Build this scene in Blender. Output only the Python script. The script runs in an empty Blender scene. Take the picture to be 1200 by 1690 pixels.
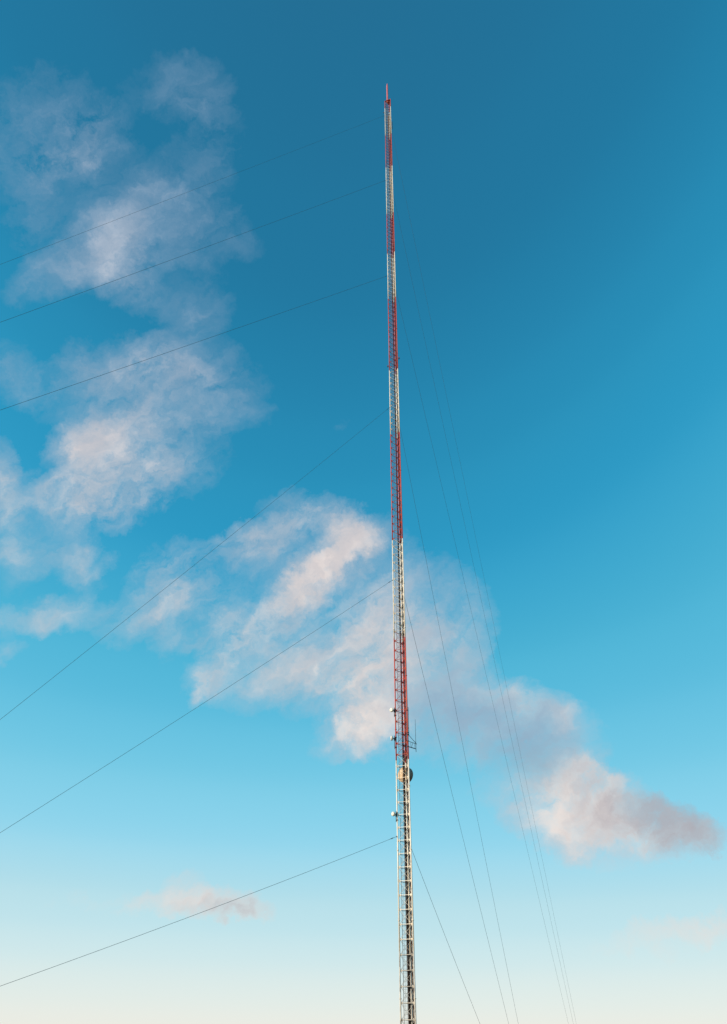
import bpy, bmesh, math, random
from math import sin, cos, tan, atan, atan2, hypot, radians, pi
from mathutils import Vector, Matrix
random.seed(7)
scn = bpy.context.scene
COL = scn.collection

# ------------------------------------------------------------------ camera
FPX = 1202.0                       # focal length in pixels of a 1200 x 1690 frame
CAMLOC = Vector((0, 0, 1.6))
ZX, ZY = 19.5, 1587.0              # where the zenith lies from the frame centre (px right, px up)
PITCH = atan(FPX / hypot(ZX, ZY)); ROLL = atan2(ZX, ZY)
FW = Vector((0, cos(PITCH), sin(PITCH)))
R0 = Vector((1, 0, 0)); U0 = R0.cross(FW)
RT = R0 * cos(ROLL) + U0 * sin(ROLL)
UP = U0 * cos(ROLL) - R0 * sin(ROLL)
cam = bpy.data.cameras.new('camera')
cam.sensor_fit = 'VERTICAL'; cam.sensor_height = 24.0
cam.lens = 24.0 * FPX / 1690.0
cam.clip_start = 0.1; cam.clip_end = 20000
camo = bpy.data.objects.new('camera', cam); COL.objects.link(camo)
m = Matrix((RT, UP, -FW)).transposed().to_4x4(); m.translation = CAMLOC
camo.matrix_world = m
scn.camera = camo

# ------------------------------------------------------------------ light
SUN_EL, SUN_AZ = radians(13), radians(-116)     # azimuth clockwise from +Y
sd = Vector((sin(SUN_AZ) * cos(SUN_EL), cos(SUN_AZ) * cos(SUN_EL), sin(SUN_EL)))
sl = bpy.data.lights.new('sun', 'SUN'); sl.energy = 5.0; sl.angle = radians(0.5)
sl.color = (1.0, 0.79, 0.56)
so = bpy.data.objects.new('sun', sl); COL.objects.link(so)
so.rotation_euler = sd.to_track_quat('Z', 'Y').to_euler()
scn.view_settings.view_transform = 'Standard'
scn.view_settings.look = 'None'
scn.view_settings.exposure = 0.0
scn.view_settings.gamma = 1.0


def lin(c):
    return tuple(((v / 255) / 12.92 if v <= 10.3 else ((v / 255 + 0.055) / 1.055) ** 2.4) for v in c)


# ------------------------------------------------------------------ sky and clouds (world shader, by direction)
def sky_dir(x, y):
    d = RT * ((x - 600) / FPX) + UP * ((845 - y) / FPX) + FW
    return d.normalized()


# cloud puffs: (x, y, rx, ry, turn, weight) : each becomes a fixed direction and angular size of the sky
PUFFS = [
 (95,125,60,36,0,.24),(110,195,80,50,20,.42),(150,215,60,40,0,.35),(40,235,80,60,0,.45),(145,262,72,26,-8,.66),(45,335,65,75,0,.38),
 (200,200,50,50,0,.16),(335,190,58,72,-10,.50),(270,150,80,60,0,.20),(290,125,50,38,0,.12),(20,190,40,30,0,.12),(80,280,70,40,0,.25),
 (290,320,100,55,-10,.46),(190,392,66,38,-15,.54),(315,370,80,50,10,.34),(120,445,95,42,-25,.36),(222,482,55,30,20,.62),
 (190,345,80,45,-30,.32),(60,455,60,30,-20,.25),(390,400,70,40,0,.14),(250,430,70,40,0,.35),(170,440,60,35,0,.35),
 (330,515,60,45,-40,.42),(222,598,90,34,-8,.55),(325,615,90,45,8,.48),(395,655,50,30,20,.20),(150,645,80,42,0,.38),(250,680,95,60,-20,.52),
 (152,745,56,42,-20,1.05),(180,800,95,30,-10,.74),(172,850,75,26,-10,.60),(60,830,90,42,0,.42),(300,758,70,55,-30,.34),(2,785,24,50,0,.62),
 (8,875,36,44,0,.46),(16,612,45,48,0,.38),(90,915,75,32,0,.32),(145,928,34,42,0,.42),(365,690,70,28,0,.30),(200,725,70,40,0,.40),(240,800,80,40,-25,.35),
 (105,1012,60,28,-5,.50),(75,1030,40,20,0,.30),(282,948,55,42,-25,.52),(245,1012,70,30,-20,.44),(332,1000,52,30,0,.34),(290,1052,34,18,0,.34),
 (4,1022,26,18,0,.36),(6,1070,32,20,0,.30),(20,930,40,50,0,.25),
 (430,890,72,28,-18,.85),(480,1010,190,150,-30,.20),(220,690,190,130,-20,.15),(300,980,160,80,-20,.14),(200,400,170,100,-20,.12),(800,1180,180,70,15,.14),(515,848,70,26,8,.62),(575,885,46,30,20,.55),(548,925,84,34,-42,.92),(500,975,58,36,-45,.95),(455,920,50,20,-15,.25),
 (402,1040,66,30,-22,.78),(352,1105,50,28,-35,.42),(322,1138,28,9,-48,.34),(450,1098,95,42,-12,.50),(560,1062,110,62,-20,.46),
 (622,975,60,95,0,.44),(600,1145,72,60,-25,.76),(607,1200,56,30,-30,.82),(560,1228,50,26,-20,.46),(520,1142,60,36,0,.50),(640,1090,60,80,0,.50),
 (715,1015,85,66,0,.42),(700,1100,85,75,0,.44),(760,1060,45,60,0,.25),(640,1225,40,28,0,.30),
 (815,1165,90,42,10,.66),(760,1188,100,62,0,.60),(880,1218,95,56,15,.72),(700,1060,90,110,-20,.30),(920,1188,26,18,-30,.46),(845,1145,50,22,0,.30),
 (945,1290,66,42,20,.95),(972,1262,30,18,-20,.60),(868,1310,64,32,5,.62),(925,1372,70,32,8,.96),(1010,1330,88,48,15,.96),(900,1340,70,40,0,.50),
 (1078,1368,86,38,5,1.0),(1025,1345,75,46,5,.60),(1135,1372,60,28,5,.35),(1140,1370,48,24,8,.72),(1104,1332,34,22,0,.66),(1010,1418,90,24,0,.30),(960,1400,60,22,0,.35),(1000,1278,34,14,30,.45),
 (342,1492,74,24,4,.90),(312,1452,34,16,0,.42),(230,1490,130,22,0,.34),(400,1506,50,14,8,.40),(1150,1530,110,16,-5,.45),(1060,1560,120,20,-3,.22),(560,700,30,22,-30,.16),
]
# grey, self-shadowed stretches of cloud
SHADES = [(880,1225,110,58,15,.75),(770,1170,110,60,0,.65),(1080,1355,115,60,5,.62),(1150,1370,70,50,5,.45),(1035,1325,90,55,10,.24),
          (715,1050,100,120,0,.50),(375,1502,80,22,0,.55),(1110,1325,50,25,0,.5),(850,1270,90,40,0,.35)]

world = bpy.data.worlds.new('World'); scn.world = world; world.use_nodes = True
NT = world.node_tree; N = NT.nodes; LK = NT.links
N.clear()


def node(t, **kw):
    n = N.new(t)
    for k, v in kw.items():
        setattr(n, k, v)
    return n


def plug(sock, v):
    if hasattr(v, 'is_output'):
        LK.new(v, sock)
    else:
        sock.default_value = v


def mth(op, a, b=0.0, c=0.0, clamp=False):
    n = node('ShaderNodeMath', operation=op, use_clamp=clamp)
    plug(n.inputs[0], a); plug(n.inputs[1], b); plug(n.inputs[2], c)
    return n.outputs[0]


def vmth(op, a, b=(0, 0, 0), c=(0, 0, 0)):
    n = node('ShaderNodeVectorMath', operation=op)
    plug(n.inputs[0], a); plug(n.inputs[1], b)
    if op == 'MULTIPLY_ADD':
        plug(n.inputs[2], c)
    return n.outputs[0]


def smooth(v, a, b, lo=0.0, hi=1.0):
    n = node('ShaderNodeMapRange', interpolation_type='SMOOTHERSTEP')
    plug(n.inputs['Value'], v)
    n.inputs['From Min'].default_value = a; n.inputs['From Max'].default_value = b
    n.inputs['To Min'].default_value = lo; n.inputs['To Max'].default_value = hi
    return n.outputs[0]


def noise(vec, scale, detail, rough, dist=0.0):
    n = node('ShaderNodeTexNoise')
    plug(n.inputs['Vector'], vec)
    n.inputs['Scale'].default_value = scale; n.inputs['Detail'].default_value = detail
    n.inputs['Roughness'].default_value = rough; n.inputs['Distortion'].default_value = dist
    return n


def mix(f, a, b):
    n = node('ShaderNodeMix', data_type='RGBA')
    plug(n.inputs[0], f)
    for s, v in ((n.inputs[6], a), (n.inputs[7], b)):
        if hasattr(v, 'is_output'):
            LK.new(v, s)
        else:
            s.default_value = (*v, 1)
    return n.outputs[2]


def puff(vec, x, y, rx, ry, turn, grow=1.56):
    n0 = sky_dir(x, y); t = radians(turn)
    d1 = sky_dir(x + rx * cos(t), y + rx * sin(t)) - n0
    d2 = sky_dir(x - ry * sin(t), y + ry * cos(t)) - n0
    e1 = (d1 - n0 * d1.dot(n0)).normalized(); e2 = n0.cross(e1)
    mp = node('ShaderNodeMapping', vector_type='TEXTURE')
    LK.new(vec, mp.inputs['Vector'])
    mp.inputs['Location'].default_value = n0
    mp.inputs['Rotation'].default_value = Matrix((e1, e2, n0)).transposed().to_euler()
    mp.inputs['Scale'].default_value = (d1.length * grow, d2.length * grow, 1)
    g = node('ShaderNodeTexGradient', gradient_type='SPHERICAL')
    LK.new(mp.outputs[0], g.inputs[0])
    return g.outputs['Fac']


tc = node('ShaderNodeTexCoord'); DIR = tc.outputs['Generated']
sep = node('ShaderNodeSeparateXYZ'); LK.new(DIR, sep.inputs[0])
DX, DZ = sep.outputs[0], sep.outputs[2]
nis = node('ShaderNodeTexSky', sky_type='NISHITA')
nis.sun_disc = False; nis.sun_elevation = SUN_EL; nis.sun_rotation = SUN_AZ
nis.altitude = 200; nis.air_density = 1.2; nis.dust_density = 0.6; nis.ozone_density = 3.0
# clear-air colour by height above the horizon; paler away from the band of darkest sky
t1 = mth('MULTIPLY', mth('MULTIPLY', DX, DX), 0.58)
t1 = mth('ADD', t1, mth('MULTIPLY', DX, 0.075))
fade = smooth(DZ, 0.20, 0.85)
h = mth('SUBTRACT', DZ, mth('MULTIPLY', t1, fade))
ramp = node('ShaderNodeValToRGB'); cr = ramp.color_ramp; cr.interpolation = 'CARDINAL'
STOPS = [(0.0,(243,238,228)),(0.045,(234,240,234)),(0.085,(217,237,238)),(0.12,(199,232,239)),(0.16,(182,226,238)),(0.213,(152,218,240)),(0.284,(124,207,234)),
         (0.353,(98,194,226)),(0.426,(76,181,216)),(0.53,(50,161,203)),(0.63,(41,148,190)),(0.70,(37,138,180)),(0.79,(33,125,166)),(0.88,(33,118,158)),(0.95,(34,113,152)),(1.0,(37,111,149))]
while len(cr.elements) < len(STOPS):
    cr.elements.new(0.5)
for e, (p, c) in zip(cr.elements, STOPS):
    e.position = p; e.color = (*lin(c), 1)
LK.new(h, ramp.inputs[0])
clear = vmth('MULTIPLY', ramp.outputs[0], (10, 10, 10))
clear = mix(0.06, clear, nis.outputs[0])
# wind-torn warp of the cloud layer
wa = noise(DIR, 7.0, 5.0, 0.58)
wb = noise(DIR, 24.0, 7.0, 0.66)
warp = vmth('MULTIPLY_ADD', vmth('SUBTRACT', wa.outputs['Color'], (.5, .5, .5)), (.050, .050, .050), DIR)
warp = vmth('MULTIPLY_ADD', vmth('SUBTRACT', wb.outputs['Color'], (.5, .5, .5)), (.055, .055, .055), warp)
acc = None
for (x, y, rx, ry, tn, w) in PUFFS:
    acc = mth('MULTIPLY_ADD', puff(warp, x, y, rx, ry, tn), w * (0.80 if y < 560 else 0.90 if y < 700 else 1.0), acc if acc is not None else 0.0)
sha = None
for (x, y, rx, ry, tn, w) in SHADES:
    sha = mth('MULTIPLY_ADD', puff(warp, x, y, rx, ry, tn), w, sha if sha is not None else 0.0)
# fine fibres, drawn out along the wind
a0 = sky_dir(300, 900); a1 = (sky_dir(400, 840) - a0).normalized(); a2 = a0.cross(a1).normalized()
fm = node('ShaderNodeMapping', vector_type='TEXTURE'); LK.new(warp, fm.inputs['Vector'])
fm.inputs['Rotation'].default_value = Matrix((a1, a2, a0)).transposed().to_euler()
fm.inputs['Scale'].default_value = (2.2, 1.0, 1.0)
f1_ = noise(fm.outputs[0], 12.0, 3.0, 0.5, 0.2).outputs['Fac']
f2_ = noise(fm.outputs[0], 38.0, 9.0, 0.66, 0.3).outputs['Fac']
fib = mth('ADD', mth('MULTIPLY_ADD', f1_, 0.36, 0.07), mth('MULTIPLY', f2_, 0.50))
big = noise(DIR, 8.0, 3.0, 0.5).outputs['Fac']
k = mth('MULTIPLY_ADD', mth('SUBTRACT', fib, 0.5), 5.0, 0.98)
k = mth('MAXIMUM', k, 0.05)
dens = mth('MAXIMUM', mth('MULTIPLY_ADD', acc, k, -0.10), 0.0)
alpha = mth('SUBTRACT', 1.0, mth('EXPONENT', mth('MULTIPLY', dens, -1.30)))
alpha = mth('MULTIPLY', alpha, 1.04, clamp=True)
thick = smooth(mth('MULTIPLY_ADD', mth('SUBTRACT', fib, 0.5), 1.6, acc), 0.15, 1.45)
lowc = smooth(DZ, 0.42, 0.92)
lit = mix(lowc, lin((238, 222, 214)), lin((197, 203, 216)))
thin = mix(lowc, lin((188, 203, 215)), lin((132, 164, 193)))
thin = mix(smooth(DZ, 0.10, 0.26), lin((236, 222, 214)), thin)
ccol = mix(thick, thin, lit)
shf = smooth(mth('MULTIPLY_ADD', mth('SUBTRACT', fib, 0.5), 1.5, sha), -0.05, 1.05, 0.0, 0.88)
# sunward relief: fibres brighten on the side that faces the low sun
tow = Vector((sin(SUN_AZ), cos(SUN_AZ), 0.1)) * 0.017
r1 = noise(warp, 12.0, 5.0, 0.52).outputs['Fac']
r2 = noise(vmth('ADD', warp, tuple(tow)), 12.0, 5.0, 0.52).outputs['Fac']
rel = mth('MULTIPLY_ADD', mth('SUBTRACT', r1, r2), 2.9, 0.46, clamp=True)
high = smooth(DZ, 0.10, 0.30)
ccol = mix(mth('MULTIPLY', mth('SUBTRACT', 0.72, rel, clamp=True), mth('MULTIPLY', high, 0.52)), ccol, lin((136, 156, 178)))
ccol = mix(mth('MULTIPLY', mth('SUBTRACT', rel, 0.45, clamp=True), mth('MULTIPLY', thick, 0.75)), ccol, mix(lowc, lin((250, 241, 234)), lin((226, 228, 236))))
ccol = mix(shf, ccol, mix(smooth(DZ, 0.26, 0.36), lin((166, 168, 178)), lin((138, 170, 196))))
ccol = vmth('MULTIPLY', ccol, (10, 10, 10))
full = mix(alpha, clear, ccol)
bg = node('ShaderNodeBackground'); LK.new(full, bg.inputs[0]); bg.inputs[1].default_value = 0.1
wo = node('ShaderNodeOutputWorld'); LK.new(bg.outputs[0], wo.inputs[0])
world.cycles.sampling_method = 'MANUAL'; world.cycles.sample_map_resolution = 256


# ------------------------------------------------------------------ materials
def material(name, base, rough=0.5, metal=0.0, wear=None, scale=2.0, lo=0.45, hi=0.62, spec=0.5):
    mt = bpy.data.materials.new(name); mt.use_nodes = True
    nt = mt.node_tree; b = nt.nodes['Principled BSDF']
    b.inputs['Roughness'].default_value = rough; b.inputs['Metallic'].default_value = metal
    b.inputs['Specular IOR Level'].default_value = spec
    if wear is None:
        b.inputs['Base Color'].default_value = (*base, 1)
        return mt
    tcn = nt.nodes.new('ShaderNodeTexCoord'); nz = nt.nodes.new('ShaderNodeTexNoise')
    nz.inputs['Scale'].default_value = scale; nz.inputs['Detail'].default_value = 6; nz.inputs['Roughness'].default_value = 0.65
    rp = nt.nodes.new('ShaderNodeValToRGB')
    rp.color_ramp.elements[0].position = lo; rp.color_ramp.elements[0].color = (*base, 1)
    rp.color_ramp.elements[1].position = hi; rp.color_ramp.elements[1].color = (*wear, 1)
    nt.links.new(tcn.outputs['Object'], nz.inputs['Vector']); nt.links.new(nz.outputs['Fac'], rp.inputs[0])
    nt.links.new(rp.outputs[0], b.inputs['Base Color'])
    return mt


BANDS = [(0, 10.41, 'w'), (10.41, 29.13, 'w'), (29.13, 44.51, 'r'), (44.51, 59.65, 'w'), (59.65, 79.79, 'r'), (79.79, 94.37, 'w'), (94.37, 113.7, 'r'),
         (113.7, 128.04, 'w'), (128.04, 142.04, 'r'), (142.04, 160.94, 'w'), (160.94, 175.7, 'r'), (175.7, 189.6, 'w'), (189.6, 193.5, 'r')]
TOP = 193.5


def banded(name, white, red, rough=0.6, high=None):
    """paint that changes at the heights of the mast's bands"""
    mt = bpy.data.materials.new(name); mt.use_nodes = True
    nt = mt.node_tree; b = nt.nodes['Principled BSDF']; b.inputs['Roughness'].default_value = rough
    tcn = nt.nodes.new('ShaderNodeTexCoord'); sp = nt.nodes.new('ShaderNodeSeparateXYZ')
    dv = nt.nodes.new('ShaderNodeMath'); dv.operation = 'DIVIDE'; dv.inputs[1].default_value = 200.0
    rp = nt.nodes.new('ShaderNodeValToRGB'); rp.color_ramp.interpolation = 'CONSTANT'
    st = BANDS
    while len(rp.color_ramp.elements) < len(st):
        rp.color_ramp.elements.new(0.99)
    for e, (a, _, c) in zip(rp.color_ramp.elements, st):
        e.position = a / 200.0; e.color = (*((white if a < 100 or high is None else high) if c == 'w' else red), 1)
    nt.links.new(tcn.outputs['Object'], sp.inputs[0]); nt.links.new(sp.outputs[2], dv.inputs[0])
    nt.links.new(dv.outputs[0], rp.inputs[0]); nt.links.new(rp.outputs[0], b.inputs['Base Color'])
    return mt


M_WHITE = material('white_paint', (0.90, 0.83, 0.73), 0.45, wear=(0.48, 0.34, 0.22), scale=1.6, lo=0.50, hi=0.80)
M_RED = material('red_paint', (0.62, 0.075, 0.050), 0.5, wear=(0.36, 0.09, 0.05), scale=1.6, lo=0.42, hi=0.68)
M_BASE = material('painted_shade_grey', (0.60, 0.56, 0.50), 0.55, wear=(0.30, 0.28, 0.26), scale=1.6)  # shadow over the lowest section, put into its colour as mottled grey
M_AMBER = material('rust_stained_paint', (0.66, 0.42, 0.22), 0.55, wear=(0.34, 0.15, 0.07), scale=2.2, lo=0.42, hi=0.62)
M_POLE = material('faded_red_paint', (0.66, 0.20, 0.21), 0.35, wear=(0.60, 0.12, 0.13), scale=2)
M_RAIL = banded('banded_ladder_paint', (0.74, 0.66, 0.56), (0.45, 0.03, 0.03))
M_FEED = banded('banded_feeder_sheath', (0.13, 0.048, 0.018), (0.24, 0.014, 0.008), high=(0.34, 0.17, 0.07))
M_BLACK = material('brown_sheath', (0.065, 0.022, 0.012), 0.6)
M_GALV = material('galvanised_steel', (0.20, 0.22, 0.23), 0.5, 0.6, wear=(0.12, 0.12, 0.12), scale=3)
M_WIRE = material('steel_strand', (0.035, 0.075, 0.10), 0.55, 0.0)
M_DARK = material('dark_steel', (0.035, 0.045, 0.05), 0.55, 0.3)
M_DRUM = material('white_radome', (0.82, 0.80, 0.74), 0.4, wear=(0.66, 0.62, 0.52), scale=4)
M_DISH = material('cream_dish', (0.80, 0.60, 0.40), 0.6, wear=(0.58, 0.42, 0.27), scale=3)
M_SHROUD = material('brown_shroud', (0.20, 0.14, 0.11), 0.7)
M_CONC = material('concrete', (0.34, 0.33, 0.31), 0.9, wear=(0.24, 0.23, 0.22), scale=5)
M_LAMP = material('red_glass', (0.25, 0.01, 0.01), 0.2)
M_GRASS = material('dry_grass', (0.075, 0.085, 0.030), 1.0, wear=(0.14, 0.115, 0.055), scale=0.15)


# ------------------------------------------------------------------ mesh helpers
def tube(bm, a, b, r, n=6, r2=None, cap=True):
    a = Vector(a); b = Vector(b); d = (b - a)
    if d.length < 1e-6:
        return
    q = d.to_track_quat('Z', 'Y').to_matrix()
    r2 = r if r2 is None else r2
    A = [bm.verts.new(a + q @ Vector((r * cos(2 * pi * i / n), r * sin(2 * pi * i / n), 0))) for i in range(n)]
    B = [bm.verts.new(b + q @ Vector((r2 * cos(2 * pi * i / n), r2 * sin(2 * pi * i / n), 0))) for i in range(n)]
    for i in range(n):
        f = bm.faces.new((A[i], A[(i + 1) % n], B[(i + 1) % n], B[i])); f.smooth = n > 5
    if cap:
        bm.faces.new(A[::-1]); bm.faces.new(B)


def angle_bar(bm, a, b, w, t=0.008, side=Vector((0, 0, 1))):
    """an L section: one vertical and one flat leaf"""
    a = Vector(a); b = Vector(b); d = (b - a).normalized()
    s = side - d * side.dot(d); s.normalize(); o = d.cross(s)
    for (u0, u1, v0, v1) in ((0, t, 0, w), (t + .001, w, 0, t)):
        c = []
        for p in (a, b):
            for (u, v) in ((u0, v0), (u1, v0), (u1, v1), (u0, v1)):
                c.append(bm.verts.new(p + o * u + s * v))
        for q in ((3, 2, 1, 0), (4, 5, 6, 7), (0, 1, 5, 4), (1, 2, 6, 5), (2, 3, 7, 6), (3, 0, 4, 7)):
            bm.faces.new([c[i] for i in q])


def box(bm, c, size, rot=None):
    r = bmesh.ops.create_cube(bm, size=1.0)
    mt = Matrix.Translation(Vector(c)) @ (rot.to_4x4() if rot else Matrix.Identity(4)) @ Matrix.Diagonal((*size, 1))
    bmesh.ops.transform(bm, matrix=mt, verts=r['verts'])


def lathe(bm, prof, origin, axis, n=24):
    """revolve (radius, height) pairs round an axis"""
    q = Vector(axis).to_track_quat('Z', 'Y').to_matrix(); o = Vector(origin)
    rings = []
    for (r, z) in prof:
        if r < 1e-5:
            rings.append([bm.verts.new(o + q @ Vector((0, 0, z)))])
        else:
            rings.append([bm.verts.new(o + q @ Vector((r * cos(2 * pi * i / n), r * sin(2 * pi * i / n), z))) for i in range(n)])
    for A, B in zip(rings, rings[1:]):
        for i in range(n):
            j = (i + 1) % n
            if len(A) == 1:
                f = bm.faces.new((A[0], B[j], B[i]))
            elif len(B) == 1:
                f = bm.faces.new((A[i], A[j], B[0]))
            else:
                f = bm.faces.new((A[i], A[j], B[j], B[i]))
            f.smooth = True


def obj(name, bm, mat, parent=None, label=None):
    bmesh.ops.recalc_face_normals(bm, faces=bm.faces[:])
    me = bpy.data.meshes.new(name); bm.to_mesh(me); bm.free()
    me.materials.append(mat)
    o = bpy.data.objects.new(name, me); COL.objects.link(o)
    if parent:
        o.parent = parent
    if label:
        o['label'] = label
    return o


def thing(name, label, cat, loc=(0, 0, 0), group=None):
    o = bpy.data.objects.new(name, None); COL.objects.link(o)
    o.location = loc; o['label'] = label; o['category'] = cat
    if group:
        o['group'] = group
    return o


# ------------------------------------------------------------------ ground
bm = bmesh.new()
NG = 60
prev = None
for i in range(NG + 1):
    r = 0.0 if i == 0 else 4 * (1.13 ** i)
    ring = [bm.verts.new((0, 0, 0))] if i == 0 else [bm.verts.new((r * cos(2 * pi * j / 48), r * sin(2 * pi * j / 48), 0)) for j in range(48)]
    if prev:
        for j in range(48):
            k2 = (j + 1) % 48
            if len(prev) == 1:
                bm.faces.new((prev[0], ring[j], ring[k2]))
            else:
                bm.faces.new((prev[j], ring[j], ring[k2], prev[k2]))
    prev = ring
g = obj('ground', bm, M_GRASS); g['kind'] = 'structure'

# ------------------------------------------------------------------ the mast
MX, MY = 4.758, 83.264
S = 1.45; AL = radians(20)
pl = Vector((0, 0, 0)); pr = Vector((S * cos(AL), -S * sin(AL), 0)); pb = Vector((S * cos(radians(60) - AL), S * sin(radians(60) - AL), 0))
mid = Vector(((pl.x + pr.x) / 2, (pl.y + pr.y + pb.y) / 3, 0))
PL, PR, PB = [p - mid for p in (pl, pr, pb)]
LEGS = [PL, PR, PB]
H = 1.31; RL = 0.072
mast = thing('lattice_mast', 'very tall slender guyed lattice mast painted in red and white bands', 'radio mast', (MX, MY, 0))


def zlev(i):
    return 0.95 + i * H


def lattice_section(z0, z1, col):
    red = col == 'r'
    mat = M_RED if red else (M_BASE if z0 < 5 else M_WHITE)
    bm = bmesh.new()
    i = 0
    while zlev(i) < z1 - 0.02:
        z = zlev(i); i += 1
        if z < z0 - 0.02:
            continue
        zt = min(z + H, TOP)
        rod = 0.0135 if z < 62 else 0.009
        for q, (a, b) in enumerate(((PL, PR), (PR, PB), (PB, PL))):
            d = (b - a).normalized()
            angle_bar(bm, a + d * RL + Vector((0, 0, z)), b - d * RL + Vector((0, 0, z)), 0.048, 0.007)
            # crossing thin rods, ended on the gussets
            if zt - z > 0.5:
                p0 = a + d * (RL + .04) + Vector((0, 0, z + .06)); p1 = b - d * (RL + .04) + Vector((0, 0, zt - .05))
                tube(bm, p0, p1, rod, 4, cap=False)
                p0 = b - d * (RL + .04) + Vector((0, 0, z + .06)); p1 = a + d * (RL + .04) + Vector((0, 0, zt - .05))
                off = d.cross(Vector((0, 0, 1))) * 0.03
                tube(bm, p0 + off, p1 + off, rod, 4, cap=False)
            # gusset plates where the bars meet the legs
            ang = atan2(d.y, d.x)
            for e, sgn in ((a, 1), (b, -1)):
                c = e + d * sgn * (RL + 0.065) + Vector((0, 0, z + 0.02)) - d.cross(Vector((0, 0, 1))) * 0.017
                box(bm, c, (0.17, 0.008, 0.19) if z < 100 else (0.12, 0.008, 0.13), Matrix.Rotation(ang, 3, 'Z'))
    sec = obj('painted_section', bm, M_AMBER if z0 > 170 and not red else mat, mast, ('red painted lattice section' if red else ('lowest lattice section, shadow painted in as grey' if z0 < 5 else 'white painted lattice section')))
    for P in LEGS:
        bm = bmesh.new()
        z = z0
        tube(bm, P + Vector((0, 0, z0)), P + Vector((0, 0, z1)), RL, 10)
        # bolted flanges between the lengths of tube
        zf = math.ceil(z0 / 6.55) * 6.55
        while zf < z1 - 0.1:
            lathe(bm, [(RL - .005, zf - .035), (RL + .045, zf - .03), (RL + .045, zf + .03), (RL - .005, zf + .035)], P, (0, 0, 1), 10)
            zf += 6.55
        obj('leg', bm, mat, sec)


for (z0, z1, c) in BANDS:
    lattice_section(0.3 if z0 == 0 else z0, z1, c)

# concrete foot and ball bearing
bm = bmesh.new()
box(bm, (0, 0, 0.1), (2.8, 2.8, 0.2)); box(bm, (0, 0, 0.235), (2.2, 2.2, 0.07))
obj('foundation', bm, M_CONC, mast)

# climbing ladder inside the front face; cable runs either side of the back leg
cen = Vector((0, 0, 0))
d1 = (PR - PB).normalized()
inn = Vector((-d1.y, d1.x, 0))
if inn.dot(-PB) < 0:
    inn = -inn
bm = bmesh.new()
d0 = (PR - PL).normalized(); rA = PL + d0 * 0.36 + Vector((0, .14, 0)); rB = PL + d0 * 0.70 + Vector((0, .14, 0))
for P in (rA, rB):
    tube(bm, P + Vector((0, 0, 0.4)), P + Vector((0, 0, 190.5)), 0.014, 6)
lad = obj('climbing_ladder', bm, M_GALV, mast)
bm = bmesh.new(); z = 0.7
while z < 190:
    tube(bm, rA + Vector((0, 0, z)), rB + Vector((0, 0, z)), 0.008, 4, cap=False); z += 0.33
o = obj('rung', bm, M_GALV, lad); o['kind'] = 'stuff'
# feeder cables clipped to the rack beside the back leg
d2 = (PL - PB).normalized(); in2 = Vector((-d2.y, d2.x, 0))
if in2.dot(-PB) < 0:
    in2 = -in2
o2 = -in2
FE = [(PB + d2 * 0.28 + in2 * 0.12, 0.050, 30.5, M_BLACK), (PB + d2 * 0.40 + in2 * 0.12, 0.050, 187, M_FEED), (PB + d2 * 0.52 + in2 * 0.12, 0.048, 187.5, M_FEED),
      (PB + d1 * 0.30 - inn * 0.05, 0.045, 187, M_FEED), (PB + d1 * 0.50 - inn * 0.05, 0.040, 30, M_BLACK), (PB + d1 * 0.72 - inn * 0.05, 0.042, 186, M_FEED)]
for (P, r, zt, mt) in FE:
    bm = bmesh.new()
    z = 0.5; last = P + Vector((0, 0, z))
    while z < zt:
        z2 = min(z + 4 * H, zt)
        nx = P + Vector((random.uniform(-.012, .012), random.uniform(-.012, .012), z2))
        tube(bm, last, nx, r, 7, cap=False); last = nx; z = z2
    obj('feeder_cable', bm, mt, mast)
# clamp brackets which hold the feeders at each level
bm = bmesh.new(); i = 0
while zlev(i) < 187:
    z = zlev(i) + 0.12
    a = PB + d2 * 0.16 + in2 * 0.05; b = PB + d2 * 0.60 + in2 * 0.05
    angle_bar(bm, a + Vector((0, 0, z)), b + Vector((0, 0, z)), 0.05, 0.006)
    a = PB + d1 * 0.14 + inn * 0.02; b = PB + d1 * 0.85 + inn * 0.02
    angle_bar(bm, a + Vector((0, 0, z)), b + Vector((0, 0, z)), 0.05, 0.006)
    i += 1
o = obj('cable_bracket', bm, M_RAIL, mast); o['kind'] = 'stuff'
# thin conduits inside the left face
for (P, r) in ((PL + d2 * -0.36 + in2 * 0.06, 0.012), (PL + d2 * -0.62 + in2 * 0.06, 0.013)):
    bm = bmesh.new(); tube(bm, P + Vector((0, 0, 0.5)), P + Vector((0, 0, 120)), r, 5)
    obj('conduit', bm, M_GALV, mast)

# head of the mast: cap plate, collars and aerial pole
bm = bmesh.new()
cap = [p * 1.12 for p in LEGS]
vs = [bm.verts.new(p + Vector((0, 0, TOP + .001))) for p in cap] + [bm.verts.new(p + Vector((0, 0, TOP + .05))) for p in cap]
bm.faces.new(vs[:3][::-1]); bm.faces.new(vs[3:])
for i in range(3):
    j = (i + 1) % 3
    bm.faces.new((vs[i], vs[j], vs[3 + j], vs[3 + i]))
obj('cap_plate', bm, M_RED, mast)
bm = bmesh.new()
lathe(bm, [(0, -.6), (.24, -.6), (.24, .35), (.34, .36), (.34, .42), (.20, .43), (.22, .6), (.22, 8.6), (.17, 9.4), (.09, 10.0), (.05, 10.35), (0, 10.36)], (0, 0, TOP), (0, 0, 1), 16)
obj('aerial_pole', bm, M_POLE, mast)
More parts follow.
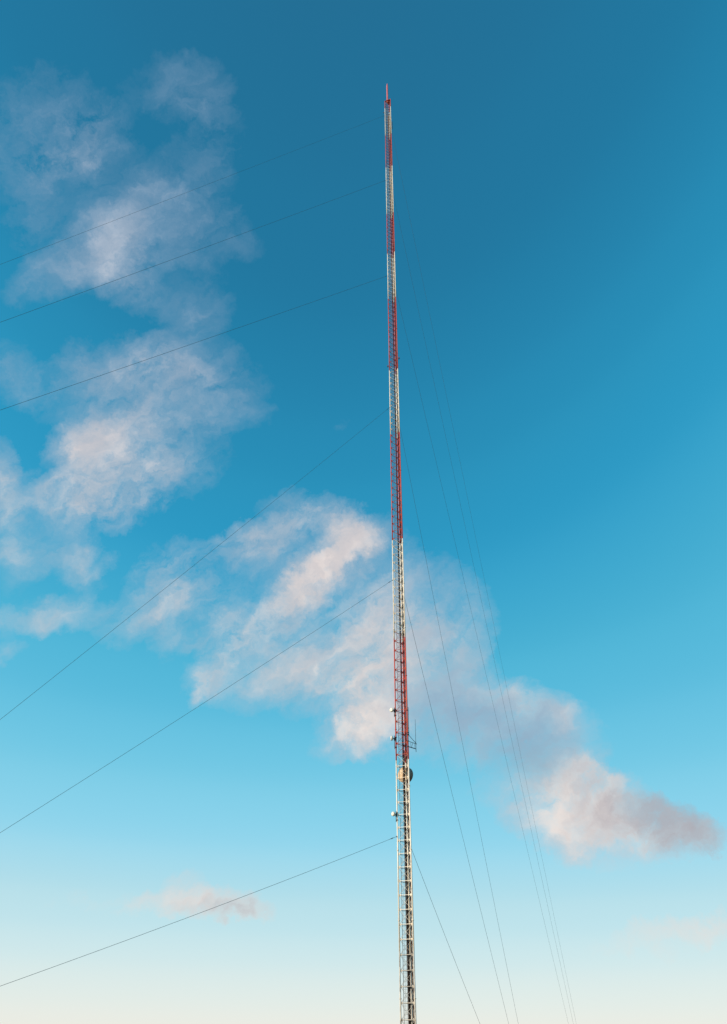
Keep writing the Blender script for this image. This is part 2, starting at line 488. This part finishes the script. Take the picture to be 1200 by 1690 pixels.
# obstruction lamps
for (px, py, z) in ((PL.x - .30, PL.y - .05, 187.2), (PR.x + .26, PR.y, 97.0), (PL.x - .26, PL.y, 95.5)):
    bm = bmesh.new(); sx = 1 if px > 0 else -1
    tube(bm, (px - sx * .24, py, z - .2), (px, py, z - .2), .02, 6)
    lathe(bm, [(0, -.22), (.09, -.22), (.09, -.06), (.11, -.05), (.11, -.02), (.02, -.01)], (px, py, z), (0, 0, 1), 12)
    lp = obj('obstruction_lamp', bm, M_DARK, mast)
    bm = bmesh.new(); lathe(bm, [(.085, -.005), (.09, .1), (.07, .2), (0, .25)], (px, py, z), (0, 0, 1), 12)
    obj('lens', bm, M_LAMP, lp)
# dark panel aerial near the top on the right
bm = bmesh.new()
box(bm, (PR.x + .24, PR.y, 179.8), (.13, .22, 3.4))
for z in (178.6, 181.0):
    box(bm, (PR.x + .125, PR.y, z), (.10, .05, .05))
obj('panel_aerial', bm, M_DARK, mast)

# ------------------------------------------------------------------ small things bolted to the mast
def W(P, z):
    return Vector((MX + P.x, MY + P.y, z))


def drum(x, z, label, axis, r, depth, y=-0.3, mount_dz=-0.45):
    """shrouded microwave drum on a short mount clamped to the left leg"""
    t = thing('microwave_drum', label, 'antenna', (MX + x, MY + y, z), 'small white drum antennas along the left leg')
    ax = Vector(axis).normalized()
    bm = bmesh.new()
    lathe(bm, [(0, -depth * .95), (r * .35, -depth * .92), (r * .8, -depth * .55), (r, -depth * .35), (r, depth * .45), (r * .93, depth * .52)], (0, 0, 0), ax, 28)
    obj('shroud', bm, M_DRUM, t)
    bm = bmesh.new()
    lathe(bm, [(r * .94, depth * .50), (r * .85, depth * .60), (r * .5, depth * .68), (0, depth * .72)], (0, 0, 0), ax, 28)
    obj('radome', bm, M_DRUM, t)
    leg = Vector((PL.x - x, PL.y - y, 0))
    bm = bmesh.new()
    pole = leg * 0.70
    tube(bm, pole + Vector((0, 0, mount_dz - .35)), pole + Vector((0, 0, .35)), .035, 8)
    for z2 in (mount_dz - .15, .15):
        tube(bm, pole + Vector((0, 0, z2)), leg - leg.normalized() * .06 + Vector((0, 0, z2)), .03, 6)
        box(bm, leg + Vector((0, 0, z2)), (.22, .22, .07))
    tube(bm, -ax * depth * .8, pole + Vector((0, 0, -.08)), .055, 8)
    box(bm, pole + Vector((0, 0, -.08)), (.17, .17, .26))
    obj('mount', bm, M_DARK, t)
    return t


drum(-1.13, 35.05, 'round white drum antenna on the left leg, highest of the three', (-.55, -.75, 0.05), .235, .22)
drum(-1.17, 31.65, 'narrow white drum antenna seen side-on on the left leg, below the highest one', (-.97, .1, 0.02), .27, .20, mount_dz=-.85)
drum(-1.10, 23.28, 'lowest small white drum antenna on the left leg, in the white band', (-.80, -.60, 0.0), .225, .24)

# big dish behind the mast
t = thing('dish_antenna', 'large cream dish with a deep drum-shaped shroud, behind the mast low down', 'dish', (MX + .20, MY + 1.05, 27.97))
ax = Vector((.66, .75, .0)).normalized()
bm = bmesh.new()
lathe(bm, [(0, -.36), (.16, -.35), (.42, -.24), (.68, -.10), (.84, 0), (.84, .03), (.66, -.04), (.42, -.17), (.16, -.28), (0, -.29)], (0, 0, 0), ax, 40)
obj('reflector', bm, M_DISH, t)
bm = bmesh.new()
lathe(bm, [(.845, -.01), (.87, -.01), (.87, .03), (.855, .035), (.855, .56), (.875, .57), (.875, .62), (.84, .62), (.84, .04), (.845, -.01)], (0, 0, 0), ax, 40)
obj('shroud', bm, M_SHROUD, t)
bm = bmesh.new()
for k2 in range(3):
    a = 2 * pi * k2 / 3 + .5
    q = ax.to_track_quat('Z', 'Y').to_matrix()
    tube(bm, q @ Vector((.84 * cos(a), .84 * sin(a), .2)), q @ Vector((0.04 * cos(a), 0.04 * sin(a), .55)), .012, 5)
tube(bm, ax * .50, ax * .66, .07, 10)
obj('feed_horn', bm, M_DARK, t)
bm = bmesh.new()
bl = Vector((PB.x - .20, PB.y - 1.05, 0))
tube(bm, (bl.x + .28, bl.y + .16, -.75), (bl.x + .28, bl.y + .16, 1.15), .05, 10)
for z2 in (-.55, .55):
    tube(bm, (bl.x, bl.y, z2), (bl.x + .28, bl.y + .16, z2), .035, 6)
tube(bm, (bl.x + .28, bl.y + .16, .1), -ax * .34, .05, 8)
obj('mount', bm, M_GALV, t)

# side arm with a whip aerial on the right leg
t = thing('whip_antenna', 'thin upright whip aerial on a dark braced side arm right of the mast', 'antenna', W(PR, 31.0))
rx = 1.62 - PR.x; ry = -PR.y
z0 = 31.0
bm = bmesh.new()
end = Vector((rx, ry, 0))
u = end.normalized()
tube(bm, u * .09 + Vector((0, 0, .22)), end + u * .12 + Vector((0, 0, .12)), .028, 6)
tube(bm, u * .09 + Vector((0, 0, -.42)), end + u * .02 + Vector((0, 0, -.46)), .045, 6)
tube(bm, u * .09 + Vector((0, 0, .98)), end + u * .10 + Vector((0, 0, .13)), .028, 6)
for f0, f1 in ((.36, .36), (.42, .62), (.86, .86)):
    tube(bm, end * f0 + Vector((0, 0, -.42)), end * f1 + Vector((0, 0, .17)), .018, 5)
for z2 in (.98, .22, -.42):
    lathe(bm, [(RL + .004, -.05), (RL + .035, -.045), (RL + .035, .045), (RL + .004, .05)], (0, 0, z2), (0, 0, 1), 10)
obj('side_arm', bm, M_DARK, t)
bm = bmesh.new()
tube(bm, end + Vector((0, 0, -.80)), end + Vector((0, 0, .45)), .030, 8)
tube(bm, end + Vector((0, 0, .45)), end + Vector((0.02, 0, 3.05)), .022, 8, .016)
obj('whip', bm, M_DARK, t)
# stand-off pole strapped along the right leg
t = thing('standoff_pole', 'slim dark pole strapped upright to the right leg above the side arm', 'pole', W(PR, 33.4))
bm = bmesh.new(); tube(bm, (.13, 0, -1.6), (.13, 0, 1.9), .026, 8)
obj('tube', bm, M_DARK, t)
for z2 in (-1.2, 1.5):
    bm = bmesh.new()
    lathe(bm, [(RL + .003, -.04), (RL + .045, -.035), (RL + .045, .035), (RL + .003, .04)], (0, 0, z2), (0, 0, 1), 10)
    obj('strap', bm, M_DARK, t)

# ------------------------------------------------------------------ guy wires
GUYS = [('L', 185.74, 115.20, -112.88, .4, 'highest guy wire on the left, from the top of the mast'),
        ('L', 155.51, 114.51, -113.07, .8, 'second highest guy wire on the left, from the upper white band'),
        ('L', 120.80, 111.71, -112.90, .4, 'third guy wire down on the left, last of the three shallow parallel ones'),
        ('L', 85.63, 61.57, -112.93, .4, 'steepest guy wire on the left, leaving the mast at mid height'),
        ('L', 53.15, 58.46, -112.86, .4, 'second lowest guy wire on the left, crossing the central cloud'),
        ('L', 21.01, 51.78, -112.87, .4, 'lowest guy wire on the left, crossing the small low cloud'),
        ('R', 185.74, 205.25, 18.43, .6, 'outermost guy wire on the right, rising to the top of the mast'),
        ('R', 155.51, 198.76, 18.37, .6, 'middle wire of the three far guy wires on the right'),
        ('R', 120.80, 201.14, 17.98, .5, 'innermost of the three far guy wires on the right'),
        ('R', 85.63, 88.87, 17.47, .4, 'dark guy wire on the right, starting at mast mid height'),
        ('R', 53.15, 83.64, 17.06, .4, 'guy wire on the right passing just outside the whip aerial'),
        ('R', 21.01, 58.91, 17.04, .3, 'shortest guy wire on the right, lowest on the mast')]
LEGOF = {'L': PL, 'R': PB}
GN = {'L': 'guy wires running down to the left', 'R': 'guy wires running down behind to the right'}
for (sd_, z, rad, az, sag, lab) in GUYS:
    P = LEGOF[sd_]; out = Vector((sin(radians(az)), cos(radians(az)), 0))
    A = W(P, z) + out * (RL + .04)
    G = Vector((MX + rad * out.x, MY + rad * out.y, 0.15))
    t = thing('guy_wire', lab, 'guy wire', A, GN[sd_])
    bm = bmesh.new(); n = 60; pts = []
    for i in range(n + 1):
        f = i / n; p = A.lerp(G, f); p.z -= 4 * sag * f * (1 - f); pts.append(p - A)
    L_ = (G - A).length
    s0 = pts[0] + (pts[1] - pts[0]).normalized() * 1.1
    rw = {'L': (.017 if z > 180 else .022 if z > 100 else .017), 'R': .019}[sd_]
    seq = [s0] + pts[1:]
    for a, b in zip(seq, seq[1:]):
        tube(bm, a, b, rw, 6, cap=False)
    obj('strand', bm, M_WIRE, t)
    # shackle and insulator next to the leg
    dv = (pts[1] - pts[0]).normalized()
    bm = bmesh.new()
    box(bm, (0, 0, 0), (.06, .06, .14)); tube(bm, (0, 0, 0), dv * .45, .018, 6)
    lathe(bm, [(.02, .42), (.04, .46), (.045, .55), (.03, .60), (.045, .66), (.04, .76), (.02, .80)], (0, 0, 0), dv, 10)
    tube(bm, dv * .78, dv * 1.12, .018, 6)
    obj('insulator', bm, M_DARK, t)
    bm = bmesh.new()
    e = G - A
    box(bm, e + Vector((0, 0, -.05)), (.5, .5, .3))
    obj('anchor_block', bm, M_CONC, t)
print('objects', len(bpy.data.objects))
